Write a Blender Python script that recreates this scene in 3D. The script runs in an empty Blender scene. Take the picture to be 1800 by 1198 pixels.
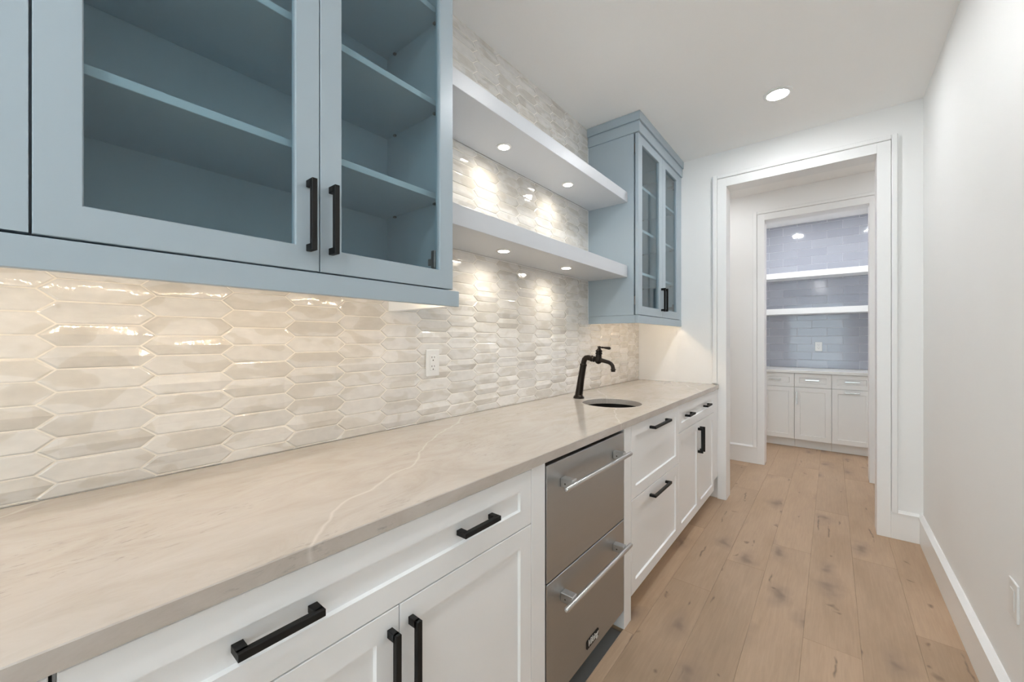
import bpy, bmesh, math, random
from mathutils import Vector, Matrix

# ------------------------------------------------------------------ camera, world, exposure
SC = bpy.context.scene
COL = SC.collection
R = math.radians
F_PX, YAW, V0, CAM_H = 697.15, R(38.86), 597.44, 1.2691
cam_data = bpy.data.cameras.new('camera')
cam_data.sensor_width = 36.0
cam_data.lens = F_PX / 1800 * 36
cam_data.shift_y = -(599 - V0) / 1800
cam_data.clip_start = 0.02
cam = bpy.data.objects.new('camera', cam_data)
COL.objects.link(cam)
cam.location = (0, 0, CAM_H)
cam.rotation_euler = (R(90), 0, YAW)
SC.camera = cam

world = bpy.data.worlds.new('daylight')
SC.world = world
world.use_nodes = True
bg = world.node_tree.nodes['Background']
bg.inputs['Color'].default_value = (0.87, 0.94, 1.0, 1)
bg.inputs['Strength'].default_value = 5.0

SC.view_settings.view_transform = 'Standard'
SC.view_settings.look = 'None'
SC.view_settings.gamma = 1.0
SC.view_settings.use_curve_mapping = False
SC.view_settings.exposure = 0.18
SC.cycles.use_denoising = True
SC.cycles.use_adaptive_sampling = True
SC.cycles.adaptive_threshold = 0.04
SC.cycles.max_bounces = 16
SC.cycles.diffuse_bounces = 14
SC.cycles.glossy_bounces = 5
SC.cycles.transparent_max_bounces = 12
SC.cycles.caustics_reflective = False
SC.cycles.caustics_refractive = False
SC.cycles.sample_clamp_indirect = 6.0

# window behind the viewer: the daylight comes in through it (light portal = sampling aid for the sky)
WIN = (-1.25, 0.35, 0.05, 2.50)      # x0 x1 z0 z1 of the window in the rear wall
BACK_Y = -4.0
pl = bpy.data.lights.new('window_portal', 'AREA')
pl.shape = 'RECTANGLE'; pl.size = WIN[1] - WIN[0]; pl.size_y = WIN[3] - WIN[2]
pl.cycles.is_portal = True
po = bpy.data.objects.new('window_portal', pl); COL.objects.link(po)
po.location = ((WIN[0] + WIN[1]) / 2, BACK_Y - 0.11, (WIN[2] + WIN[3]) / 2)
po.rotation_euler = (R(90), 0, R(180))

DOWNLIGHT = 245.0      # emission strength of a ceiling light lens
PUCK_W = 4.6
LED = 205.0

# ------------------------------------------------------------------ constants of the place
XL, XR, YE, ZC = -1.362, 0.445, 3.528, 2.775     # tile face, right wall, end wall, ceiling
HALL_Y, PAN_Y, PAN_IN, PAN_BACK = 3.665, 4.763, 4.90, 6.335
XF = -0.708                                       # faces of the base cabinets
XU = -0.994                                       # faces of the wall cabinet doors
HEAD = 2.487
random.seed(7)

# ------------------------------------------------------------------ materials
def new_mat(name):
    m = bpy.data.materials.new(name); m.use_nodes = True
    nt = m.node_tree
    return m, nt, nt.nodes['Principled BSDF']

def setp(b, **k):
    names = dict(color='Base Color', rough='Roughness', metal='Metallic', spec='Specular IOR Level',
                 coat='Coat Weight', coat_rough='Coat Roughness', aniso='Anisotropic')
    for a, v in k.items():
        b.inputs[names[a]].default_value = (*v, 1) if a == 'color' else v

def N(nt, t, **k):
    n = nt.nodes.new(t)
    for a, v in k.items(): setattr(n, a, v)
    return n

def ramp(nt, stops):
    n = nt.nodes.new('ShaderNodeValToRGB')
    e = n.color_ramp.elements
    while len(e) < len(stops): e.new(0.5)
    for i, (p, c) in enumerate(stops):
        e[i].position = p
        e[i].color = (*c, 1) if isinstance(c, tuple) else (c, c, c, 1)
    return n

def mix(nt, fac, a, b, blend='MIX'):
    n = nt.nodes.new('ShaderNodeMix'); n.data_type = 'RGBA'; n.blend_type = blend
    for sock, v in ((n.inputs[0], fac), (n.inputs[6], a), (n.inputs[7], b)):
        if hasattr(v, 'is_output') or isinstance(v, bpy.types.NodeSocket): nt.links.new(v, sock)
        elif isinstance(v, tuple): sock.default_value = (*v, 1)
        else: sock.default_value = v
    return n.outputs[2]

def paint(name, color, rough, bump=0.0, scale=400):
    m, nt, b = new_mat(name); setp(b, color=color, rough=rough)
    co = N(nt, 'ShaderNodeNewGeometry').outputs['Position']
    no = N(nt, 'ShaderNodeTexNoise'); no.inputs['Scale'].default_value = 2.3
    nt.links.new(co, no.inputs['Vector'])
    c = mix(nt, no.outputs['Fac'], tuple(x * 0.985 for x in color), tuple(min(1, x * 1.015) for x in color))
    nt.links.new(c, b.inputs['Base Color'])
    if bump:
        n2 = N(nt, 'ShaderNodeTexNoise'); n2.inputs['Scale'].default_value = scale
        nt.links.new(co, n2.inputs['Vector'])
        bp = N(nt, 'ShaderNodeBump'); bp.inputs['Strength'].default_value = bump; bp.inputs['Distance'].default_value = 0.001
        nt.links.new(n2.outputs['Fac'], bp.inputs['Height']); nt.links.new(bp.outputs['Normal'], b.inputs['Normal'])
    return m

M = {}
M['wall'] = paint('wall_paint', (0.88, 0.878, 0.87), 0.6, 0.15)
M['ceiling'] = paint('ceiling_paint', (0.95, 0.945, 0.935), 0.75, 0.1)
M['trim'] = paint('trim_paint', (0.88, 0.88, 0.875), 0.35)
M['white'] = paint('white_lacquer', (0.87, 0.88, 0.89), 0.32)
M['shelf'] = paint('shelf_lacquer', (0.60, 0.625, 0.665), 0.35)
M['blue'] = paint('blue_lacquer', (0.375, 0.45, 0.505), 0.33)
M['pantry'] = paint('pantry_lacquer', (0.84, 0.84, 0.83), 0.35)
M['plastic'] = paint('white_plastic', (0.82, 0.82, 0.81), 0.3)
M['dark'] = paint('dark_cavity', (0.012, 0.012, 0.013), 0.7)
M['black'] = paint('black_metal', (0.0065, 0.0062, 0.0062), 0.5)
M['black'].node_tree.nodes['Principled BSDF'].inputs['Specular IOR Level'].default_value = 0.28
M['subfloor'] = paint('grey_subfloor', (0.22, 0.22, 0.215), 0.8, 0.4, 60)
M['grout'] = paint('grout', (0.88, 0.84, 0.775), 0.85, 0.1)
M['pgrout'] = paint('pantry_grout', (0.72, 0.73, 0.75), 0.85)
M['slot'] = paint('socket_slot', (0.08, 0.07, 0.06), 0.6)

m, nt, b = new_mat('chrome'); setp(b, color=(0.75, 0.75, 0.75), rough=0.16, metal=1.0); M['chrome'] = m
m, nt, b = new_mat('hinge_metal'); setp(b, color=(0.22, 0.2, 0.19), rough=0.35, metal=1.0); M['hinge'] = m
m, nt, b = new_mat('bronze')
setp(b, color=(0.035, 0.026, 0.02), rough=0.28, metal=0.75)
no = N(nt, 'ShaderNodeTexNoise'); no.inputs['Scale'].default_value = 60
r_ = ramp(nt, [(0.3, (0.012, 0.0095, 0.008)), (0.75, (0.034, 0.025, 0.018))])
nt.links.new(no.outputs['Fac'], r_.inputs[0]); nt.links.new(r_.outputs[0], b.inputs['Base Color'])
M['bronze'] = m
m, nt, b = new_mat('sink_bowl'); setp(b, color=(0.02, 0.018, 0.016), rough=0.35, metal=0.6); M['sink'] = m

def steel(name, color, rough):
    m, nt, b = new_mat(name); setp(b, color=color, rough=rough, metal=1.0)
    tc = N(nt, 'ShaderNodeTexCoord'); mp = N(nt, 'ShaderNodeMapping')
    mp.inputs['Scale'].default_value = (3, 3, 2500)
    nt.links.new(tc.outputs['Object'], mp.inputs[0])
    no = N(nt, 'ShaderNodeTexNoise'); no.inputs['Scale'].default_value = 1.0; no.inputs['Detail'].default_value = 3
    nt.links.new(mp.outputs[0], no.inputs['Vector'])
    r2 = ramp(nt, [(0.3, rough - 0.06), (0.7, rough + 0.08)])
    nt.links.new(no.outputs['Fac'], r2.inputs[0]); nt.links.new(r2.outputs[0], b.inputs['Roughness'])
    bp = N(nt, 'ShaderNodeBump'); bp.inputs['Strength'].default_value = 0.015; bp.inputs['Distance'].default_value = 0.0005
    nt.links.new(no.outputs['Fac'], bp.inputs['Height']); nt.links.new(bp.outputs['Normal'], b.inputs['Normal'])
    return m
M['steel'] = steel('brushed_steel', (0.45, 0.455, 0.455), 0.37)
M['steel_bar'] = steel('satin_steel', (0.58, 0.57, 0.56), 0.31)

def glass(name, tint, ior=1.45):
    m = bpy.data.materials.new(name); m.use_nodes = True
    nt = m.node_tree; nt.nodes.clear()
    o = N(nt, 'ShaderNodeOutputMaterial'); mx = N(nt, 'ShaderNodeMixShader')
    tr = N(nt, 'ShaderNodeBsdfTransparent'); tr.inputs[0].default_value = (*tint, 1)
    gl = N(nt, 'ShaderNodeBsdfGlossy'); gl.inputs['Roughness'].default_value = 0.02
    fr = N(nt, 'ShaderNodeFresnel'); fr.inputs[0].default_value = ior
    gm = N(nt, 'ShaderNodeNewGeometry'); io = N(nt, 'ShaderNodeMix'); io.data_type = 'FLOAT'   # same reflectance on both faces of the pane
    io.inputs[2].default_value = ior; io.inputs[3].default_value = 1 / ior
    nt.links.new(gm.outputs['Backfacing'], io.inputs[0]); nt.links.new(io.outputs[0], fr.inputs[0])
    nt.links.new(fr.outputs[0], mx.inputs[0]); nt.links.new(tr.outputs[0], mx.inputs[1])
    nt.links.new(gl.outputs[0], mx.inputs[2]); nt.links.new(mx.outputs[0], o.inputs[0])
    return m
M['glass'] = glass('cabinet_glass', (0.895, 0.963, 0.98))

def emit(name, color, s):
    m = bpy.data.materials.new(name); m.use_nodes = True
    nt = m.node_tree; nt.nodes.clear()
    o = N(nt, 'ShaderNodeOutputMaterial'); e = N(nt, 'ShaderNodeEmission')
    e.inputs[0].default_value = (*color, 1); e.inputs[1].default_value = s
    nt.links.new(e.outputs[0], o.inputs[0])
    return m
M['downlight'] = emit('downlight_lens', (0.965, 0.985, 1.0), DOWNLIGHT)
M['downlight_dim'] = emit('downlight_lens_dim', (0.965, 0.985, 1.0), DOWNLIGHT * 0.58)
M['puck'] = emit('puck_lens', (1.0, 0.92, 0.78), 30.0)
M['led'] = emit('led_diode', (1.0, 0.75, 0.485), LED)

# stone worktop: pale warm quartzite with fine streaks running along the worktop and a few white veins
def stone(name, warm):
    m, nt, b = new_mat(name); setp(b, rough=0.10)
    co = N(nt, 'ShaderNodeNewGeometry').outputs['Position']
    def nz(scale, sc, detail=4, rough=0.6, dist=0.0):
        mp = N(nt, 'ShaderNodeMapping'); mp.inputs['Scale'].default_value = sc
        mp.inputs['Rotation'].default_value = (0, 0, R(7))
        nt.links.new(co, mp.inputs[0])
        n = N(nt, 'ShaderNodeTexNoise'); n.inputs['Scale'].default_value = scale
        n.inputs['Detail'].default_value = detail; n.inputs['Roughness'].default_value = rough
        n.inputs['Distortion'].default_value = dist
        nt.links.new(mp.outputs[0], n.inputs['Vector']); return n.outputs['Fac']
    r1 = ramp(nt, [(0.25, (0.44, 0.385, 0.33)), (0.5, (0.505, 0.455, 0.41)), (0.75, (0.55, 0.51, 0.47))])
    nt.links.new(nz(4.0, (2.6, 1.0, 2.6), 8, 0.68, 1.2), r1.inputs[0])
    r2 = ramp(nt, [(0.575, 0.0), (0.66, 1.0)])
    nt.links.new(nz(24.0, (5.0, 1.0, 5.0), 6, 0.7, 0.5), r2.inputs[0])
    r2b = ramp(nt, [(0.45, 0.0), (0.62, 1.0)])
    nt.links.new(nz(2.2, (2.0, 1.0, 2.0), 2), r2b.inputs[0])
    mu = N(nt, 'ShaderNodeMath', operation='MULTIPLY'); nt.links.new(r2.outputs[0], mu.inputs[0]); nt.links.new(r2b.outputs[0], mu.inputs[1])
    m2 = N(nt, 'ShaderNodeMath', operation='MULTIPLY'); nt.links.new(mu.outputs[0], m2.inputs[0]); m2.inputs[1].default_value = 0.75
    c = mix(nt, m2.outputs[0], r1.outputs[0], (0.30, 0.275, 0.25))
    # a few white veins wandering diagonally across the slab
    sp = N(nt, 'ShaderNodeSeparateXYZ'); nt.links.new(co, sp.inputs[0])
    wn_ = N(nt, 'ShaderNodeTexNoise'); wn_.inputs['Scale'].default_value = 3.5; wn_.inputs['Detail'].default_value = 3
    nt.links.new(co, wn_.inputs['Vector'])
    def mth(op, a_, b_):
        n = N(nt, 'ShaderNodeMath', operation=op)
        for i_, v_ in enumerate((a_, b_)):
            if isinstance(v_, (int, float)): n.inputs[i_].default_value = v_
            else: nt.links.new(v_, n.inputs[i_])
        return n.outputs[0]
    q = mth('ADD', mth('ADD', mth('MULTIPLY', sp.outputs[0], 1.0), mth('MULTIPLY', sp.outputs[1], 0.62)), mth('MULTIPLY', wn_.outputs['Fac'], 0.2))
    dist = mth('ABSOLUTE', mth('SUBTRACT', mth('FRACT', mth('DIVIDE', q, 0.83), 0), 0.5), 0)
    r3 = ramp(nt, [(0.0, 0.34), (0.003, 0.2), (0.008, 0.0)])
    nt.links.new(dist, r3.inputs[0])
    c = mix(nt, r3.outputs[0], c, (0.80, 0.77, 0.72))
    nt.links.new(c, b.inputs['Base Color'])
    return m
M['stone'] = stone('quartzite', 1)
M['pstone'] = paint('pantry_quartz', (0.74, 0.73, 0.70), 0.2)

# pearly hand-glazed tile: cream glaze with greyer cloudy patches, different on every tile
m, nt, b = new_mat('pearl_glaze'); setp(b, rough=0.07, coat=0.6, coat_rough=0.03)
ge = N(nt, 'ShaderNodeNewGeometry')
oi = N(nt, 'ShaderNodeObjectInfo'); ra = N(nt, 'ShaderNodeMath', operation='ADD'); rf = N(nt, 'ShaderNodeMath', operation='FRACT')
nt.links.new(ge.outputs['Random Per Island'], ra.inputs[0]); nt.links.new(oi.outputs['Random'], ra.inputs[1]); nt.links.new(ra.outputs[0], rf.inputs[0])
RND = rf.outputs[0]
sc_ = N(nt, 'ShaderNodeMath', operation='MULTIPLY'); sc_.inputs[1].default_value = 97.0
nt.links.new(RND, sc_.inputs[0])
cx = N(nt, 'ShaderNodeCombineXYZ'); nt.links.new(sc_.outputs[0], cx.inputs[0]); nt.links.new(sc_.outputs[0], cx.inputs[1])
ad = N(nt, 'ShaderNodeVectorMath', operation='ADD'); nt.links.new(ge.outputs['Position'], ad.inputs[0]); nt.links.new(cx.outputs[0], ad.inputs[1])
mp = N(nt, 'ShaderNodeMapping'); mp.inputs['Scale'].default_value = (1, 1, 2.2); nt.links.new(ad.outputs[0], mp.inputs[0])
n1 = N(nt, 'ShaderNodeTexNoise'); n1.inputs['Scale'].default_value = 6.0; n1.inputs['Detail'].default_value = 1.5; n1.inputs['Distortion'].default_value = 0.8
nt.links.new(mp.outputs[0], n1.inputs['Vector'])
r1 = ramp(nt, [(0.36, (0.79, 0.768, 0.742)), (0.525, (0.76, 0.738, 0.71)), (0.55, (0.70, 0.67, 0.625)), (0.75, (0.655, 0.62, 0.575))])
nt.links.new(n1.outputs['Fac'], r1.inputs[0])
n2 = N(nt, 'ShaderNodeTexNoise'); n2.inputs['Scale'].default_value = 30.0; n2.inputs['Detail'].default_value = 3
nt.links.new(mp.outputs[0], n2.inputs['Vector'])
r2 = ramp(nt, [(0.35, 0.96), (0.7, 1.03)]); nt.links.new(n2.outputs['Fac'], r2.inputs[0])
c = mix(nt, 1.0, r1.outputs[0], r2.outputs[0], 'MULTIPLY')
rr = ramp(nt, [(0.0, 0.90), (1.0, 1.05)]); nt.links.new(RND, rr.inputs[0])
c = mix(nt, 1.0, c, rr.outputs[0], 'MULTIPLY')
nt.links.new(c, b.inputs['Base Color'])
n3 = N(nt, 'ShaderNodeTexNoise'); n3.inputs['Scale'].default_value = 26.0; n3.inputs['Detail'].default_value = 1.0
nt.links.new(ad.outputs[0], n3.inputs['Vector'])
bp = N(nt, 'ShaderNodeBump'); bp.inputs['Strength'].default_value = 0.16; bp.inputs['Distance'].default_value = 0.006
nt.links.new(n3.outputs['Fac'], bp.inputs['Height'])
nt.links.new(bp.outputs['Normal'], b.inputs['Normal']); nt.links.new(bp.outputs['Normal'], b.inputs['Coat Normal'])
M['pearl'] = m

m, nt, b = new_mat('grey_blue_glaze'); setp(b, rough=0.09)
ge = N(nt, 'ShaderNodeNewGeometry')
oi = N(nt, 'ShaderNodeObjectInfo'); ra = N(nt, 'ShaderNodeMath', operation='ADD'); rf = N(nt, 'ShaderNodeMath', operation='FRACT')
nt.links.new(ge.outputs['Random Per Island'], ra.inputs[0]); nt.links.new(oi.outputs['Random'], ra.inputs[1]); nt.links.new(ra.outputs[0], rf.inputs[0])
RND = rf.outputs[0]
rr = ramp(nt, [(0.0, (0.33, 0.345, 0.40)), (1.0, (0.38, 0.395, 0.45))]); nt.links.new(RND, rr.inputs[0])
nt.links.new(rr.outputs[0], b.inputs['Base Color'])
n3 = N(nt, 'ShaderNodeTexNoise'); n3.inputs['Scale'].default_value = 16.0
nt.links.new(ge.outputs['Position'], n3.inputs['Vector'])
bp = N(nt, 'ShaderNodeBump'); bp.inputs['Strength'].default_value = 0.25; bp.inputs['Distance'].default_value = 0.003
nt.links.new(n3.outputs['Fac'], bp.inputs['Height']); nt.links.new(bp.outputs['Normal'], b.inputs['Normal'])
M['ptile'] = m

# knotty white oak boards
m, nt, b = new_mat('oak_boards'); setp(b, rough=0.48)
ge = N(nt, 'ShaderNodeNewGeometry')
oi = N(nt, 'ShaderNodeObjectInfo'); ra = N(nt, 'ShaderNodeMath', operation='ADD'); rf = N(nt, 'ShaderNodeMath', operation='FRACT')
nt.links.new(ge.outputs['Random Per Island'], ra.inputs[0]); nt.links.new(oi.outputs['Random'], ra.inputs[1]); nt.links.new(ra.outputs[0], rf.inputs[0])
RND = rf.outputs[0]
sc_ = N(nt, 'ShaderNodeMath', operation='MULTIPLY'); sc_.inputs[1].default_value = 53.0
nt.links.new(RND, sc_.inputs[0])
cx = N(nt, 'ShaderNodeCombineXYZ'); nt.links.new(sc_.outputs[0], cx.inputs[0]); nt.links.new(sc_.outputs[0], cx.inputs[1])
ad = N(nt, 'ShaderNodeVectorMath', operation='ADD'); nt.links.new(ge.outputs['Position'], ad.inputs[0]); nt.links.new(cx.outputs[0], ad.inputs[1])
def fz(scale, sc, detail=4, dist=0.0, rough=0.55):
    mp = N(nt, 'ShaderNodeMapping'); mp.inputs['Scale'].default_value = sc
    nt.links.new(ad.outputs[0], mp.inputs[0])
    n = N(nt, 'ShaderNodeTexNoise'); n.inputs['Scale'].default_value = scale; n.inputs['Detail'].default_value = detail
    n.inputs['Distortion'].default_value = dist; n.inputs['Roughness'].default_value = rough
    nt.links.new(mp.outputs[0], n.inputs['Vector']); return n
broad = fz(2.2, (2.2, 0.7, 1), 3, 0.5)
r1 = ramp(nt, [(0.3, (0.40, 0.275, 0.178)), (0.7, (0.475, 0.333, 0.225))]); nt.links.new(broad.outputs['Fac'], r1.inputs[0])
grain = fz(10, (9.0, 0.5, 1), 6, 0.6, 0.7)
r2 = ramp(nt, [(0.3, 0.90), (0.7, 1.06)]); nt.links.new(grain.outputs['Fac'], r2.inputs[0])
c = mix(nt, 1.0, r1.outputs[0], r2.outputs[0], 'MULTIPLY')
rr = ramp(nt, [(0.0, 0.91), (1.0, 1.06)]); nt.links.new(RND, rr.inputs[0])
c = mix(nt, 1.0, c, rr.outputs[0], 'MULTIPLY')
def knots(scale, sc, size, gate, dark, soft):
    global c
    w = fz(7, (1, 1, 1), 2)
    mp = N(nt, 'ShaderNodeMapping'); mp.inputs['Scale'].default_value = sc; nt.links.new(ad.outputs[0], mp.inputs[0])
    wv = N(nt, 'ShaderNodeVectorMath', operation='MULTIPLY_ADD')
    nt.links.new(w.outputs['Color'], wv.inputs[0]); wv.inputs[1].default_value = (0.22, 0.22, 0.0); nt.links.new(mp.outputs[0], wv.inputs[2])
    v = N(nt, 'ShaderNodeTexVoronoi', voronoi_dimensions='2D'); v.inputs['Scale'].default_value = scale
    nt.links.new(wv.outputs[0], v.inputs['Vector'])
    rk = ramp(nt, [(0.0, 1.0), (size * 0.35, 0.75), (size, 0.0)]); nt.links.new(v.outputs['Distance'], rk.inputs[0])
    sp = N(nt, 'ShaderNodeSeparateColor'); nt.links.new(v.outputs['Color'], sp.inputs[0])
    gt = N(nt, 'ShaderNodeMath', operation='GREATER_THAN'); nt.links.new(sp.outputs[0], gt.inputs[0]); gt.inputs[1].default_value = gate
    mu = N(nt, 'ShaderNodeMath', operation='MULTIPLY'); nt.links.new(rk.outputs[0], mu.inputs[0]); nt.links.new(gt.outputs[0], mu.inputs[1])
    m2 = N(nt, 'ShaderNodeMath', operation='MULTIPLY'); nt.links.new(mu.outputs[0], m2.inputs[0]); m2.inputs[1].default_value = soft
    c = mix(nt, m2.outputs[0], c, dark)
knots(2.1, (1.9, 0.9, 1), 0.11, 0.45, (0.16, 0.11, 0.082), 0.8)
knots(2.1, (1.9, 0.9, 1), 0.26, 0.45, (0.27, 0.19, 0.14), 0.55)
knots(4.6, (1.5, 0.75, 1), 0.085, 0.74, (0.11, 0.07, 0.05), 0.7)
knots(3.1, (5.5, 0.42, 1), 0.10, 0.84, (0.10, 0.07, 0.055), 0.75)
nt.links.new(c, b.inputs['Base Color'])
bp = N(nt, 'ShaderNodeBump'); bp.inputs['Strength'].default_value = 0.08; bp.inputs['Distance'].default_value = 0.001
nt.links.new(grain.outputs['Fac'], bp.inputs['Height']); nt.links.new(bp.outputs['Normal'], b.inputs['Normal'])
M['oak'] = m

# ------------------------------------------------------------------ mesh helpers
class MB:
    """collects shapes in world coordinates and links them as one mesh object"""
    def __init__(s): s.bm = bmesh.new()
    def _add(s, bm2):
        me = bpy.data.meshes.new('tmp'); bm2.to_mesh(me); bm2.free()
        s.bm.from_mesh(me); bpy.data.meshes.remove(me)
    def box(s, x0, x1, y0, y1, z0, z1, bev=0.0, seg=1):
        t = bmesh.new(); bmesh.ops.create_cube(t, size=1)
        bmesh.ops.scale(t, vec=(abs(x1 - x0), abs(y1 - y0), abs(z1 - z0)), verts=t.verts)
        bmesh.ops.translate(t, vec=((x0 + x1) / 2, (y0 + y1) / 2, (z0 + z1) / 2), verts=t.verts)
        if bev: bmesh.ops.bevel(t, geom=t.edges[:], offset=bev, segments=seg, affect='EDGES', profile=0.6)
        s._add(t); return s
    def poly(s, verts, faces, bev=0.0):
        t = bmesh.new(); vs = [t.verts.new(v) for v in verts]
        for f in faces: t.faces.new([vs[i] for i in f])
        bmesh.ops.recalc_face_normals(t, faces=t.faces)
        if bev:
            ed = [e for e in t.edges if len(e.link_faces) == 2 and e.calc_face_angle(0) > 0.6]
            bmesh.ops.bevel(t, geom=ed, offset=bev, segments=1, affect='EDGES')
        s._add(t); return s
    def prism(s, pts, axis, a, b, bev=0.0):
        """extrude a 2-D outline along an axis; pts are the two other coordinates in x,y,z order"""
        def P(p, t):
            q = list(p); q.insert('xyz'.index(axis), t); return tuple(q)
        n = len(pts)
        v = [P(p, a) for p in pts] + [P(p, b) for p in pts]
        f = [list(range(n))[::-1], list(range(n, 2 * n))] + [[i, (i + 1) % n, n + (i + 1) % n, n + i] for i in range(n)]
        return s.poly(v, f, bev)
    def tube(s, pts, radii, n=20, caps=True):
        pts = [Vector(p) for p in pts]; rings = []
        t = bmesh.new(); up = None
        for i, p in enumerate(pts):
            d = (pts[min(i + 1, len(pts) - 1)] - pts[max(i - 1, 0)]).normalized()
            if up is None:
                up = Vector((0, 1, 0)) if abs(d.y) < 0.9 else Vector((1, 0, 0))
            sx = d.cross(up).normalized(); up = sx.cross(d).normalized()
            rings.append([t.verts.new(p + (sx * math.cos(2 * math.pi * k / n) + up * math.sin(2 * math.pi * k / n)) * radii[i]) for k in range(n)])
        for a, b in zip(rings, rings[1:]):
            for k in range(n): t.faces.new((a[k], a[(k + 1) % n], b[(k + 1) % n], b[k]))
        if caps: t.faces.new(rings[0][::-1]); t.faces.new(rings[-1])
        bmesh.ops.recalc_face_normals(t, faces=t.faces)
        for f in t.faces: f.smooth = len(f.verts) == 4
        s._add(t); return s
    def lathe(s, c, axis, prof, n=24):
        """prof: (distance along axis, radius)"""
        a = Vector(axis).normalized()
        return s.tube2([(Vector(c) + a * h, r) for h, r in prof], a, n)
    def tube2(s, pr, d, n):
        t = bmesh.new(); up = Vector((0, 1, 0)) if abs(d.y) < 0.9 else Vector((1, 0, 0))
        sx = d.cross(up).normalized(); sy = sx.cross(d).normalized(); rings = []
        for p, r in pr:
            rings.append([t.verts.new(p + (sx * math.cos(2 * math.pi * k / n) + sy * math.sin(2 * math.pi * k / n)) * max(r, 1e-4)) for k in range(n)])
        for a, b in zip(rings, rings[1:]):
            for k in range(n): t.faces.new((a[k], a[(k + 1) % n], b[(k + 1) % n], b[k]))
        t.faces.new(rings[0][::-1]); t.faces.new(rings[-1])
        bmesh.ops.recalc_face_normals(t, faces=t.faces)
        s._add(t); return s
    def build(s, name, mat, parent=None, kind=None, label=None, cat=None, group=None, smooth=False, origin=None):
        bm = s.bm
        xs = [v.co.x for v in bm.verts]; ys = [v.co.y for v in bm.verts]; zs = [v.co.z for v in bm.verts]
        c = Vector(origin) if origin else Vector(((min(xs) + max(xs)) / 2, (min(ys) + max(ys)) / 2, min(zs)))
        bmesh.ops.translate(bm, vec=-c, verts=bm.verts)
        me = bpy.data.meshes.new(name); bm.to_mesh(me); bm.free()
        me.materials.append(M[mat])
        if smooth:
            me.shade_smooth()
            me.set_sharp_from_angle(angle=R(40))
        o = bpy.data.objects.new(name, me)
        return link(o, c, parent, kind, label, cat, group)

WORLD = {}
def link(o, c, parent=None, kind=None, label=None, cat=None, group=None):
    COL.objects.link(o)
    WORLD[o.name] = Vector(c)
    if parent is not None:
        o.parent = parent; o.location = Vector(c) - WORLD[parent.name]
    else:
        o.location = c
    for k, v in (('kind', kind), ('label', label), ('category', cat), ('group', group)):
        if v: o[k] = v
    return o

def thing(name, loc, label=None, cat=None, group=None, kind=None):
    o = bpy.data.objects.new(name, None); o.empty_display_size = 0.1
    return link(o, loc, None, kind, label, cat, group)

class Face:
    """maps (along, up, out) of a cabinet front to world; '+x' fronts run along Y, '-y' fronts run along X"""
    def __init__(s, mode, plane): s.mode, s.p = mode, plane
    def __call__(s, u, v, n):
        return (s.p + n, u, v) if s.mode == '+x' else (u, s.p - n, v)
    def box(s, mb, u0, u1, v0, v1, n0, n1, bev=0.0):
        if s.mode == '+x': mb.box(s.p + n0, s.p + n1, u0, u1, v0, v1, bev)
        else: mb.box(u0, u1, s.p - n1, s.p - n0, v0, v1, bev)

def shaker(fc, u0, u1, v0, v1, th=0.02, w=0.054, rec=0.008, ch=0.003):
    mb = MB()
    def ring(d, n): return [fc(a, b_, n) for a, b_ in ((u0 + d, v0 + d), (u1 - d, v0 + d), (u1 - d, v1 - d), (u0 + d, v1 - d))]
    e = 0.0012
    v = ring(0, -th) + ring(0, -e) + ring(e, 0) + ring(w, 0) + ring(w + ch, -rec)
    f = [[3, 2, 1, 0]]
    for k in range(4):
        for i in range(4): f.append([4 * k + i, 4 * k + (i + 1) % 4, 4 * k + 4 + (i + 1) % 4, 4 * k + 4 + i])
    f.append([16, 17, 18, 19])
    return mb.poly(v, f)

def glass_frame(fc, u0, u1, v0, v1, w, wb, th=0.021):
    mb = MB()
    def ring(d, dv, n): return [fc(a, b_, n) for a, b_ in ((u0 + d, v0 + dv), (u1 - d, v0 + dv), (u1 - d, v1 - dv), (u0 + d, v1 - dv))]
    e = 0.0012
    v = ring(0, 0, -th) + ring(0, 0, -e) + ring(e, e, 0) + ring(w, wb, 0) + ring(w + .002, wb + .002, -0.004) + ring(w + .002, wb + .002, -th)
    f = []
    for k in range(6):
        a, b_ = 4 * k, 4 * ((k + 1) % 6)
        for i in range(4): f.append([a + i, a + (i + 1) % 4, b_ + (i + 1) % 4, b_ + i])
    return mb.poly(v, f)

def pull(fc, cu, cv, length, vertical, parent, mat='black', bar=0.0125, out=0.033, post=0.0165, label=None, off=0.0):
    """square bar pull: two posts and a bar"""
    mb = MB(); h = length / 2
    def B(a0, a1, b0, b1, n0, n1):
        if vertical: fc.box(mb, cu + b0, cu + b1, cv + a0, cv + a1, n0, n1, 0.0007)
        else: fc.box(mb, cu + a0, cu + a1, cv + b0, cv + b1, n0, n1, 0.0007)
    B(-h, h, -bar / 2, bar / 2, off + out - bar, off + out)
    for s in (-1, 1):
        a0, a1 = sorted((s * h, s * (h - post)))
        B(a0, a1, -bar / 2, bar / 2, off, off + out - bar / 2)
    return mb.build('pull', mat, parent, label=label)

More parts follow.
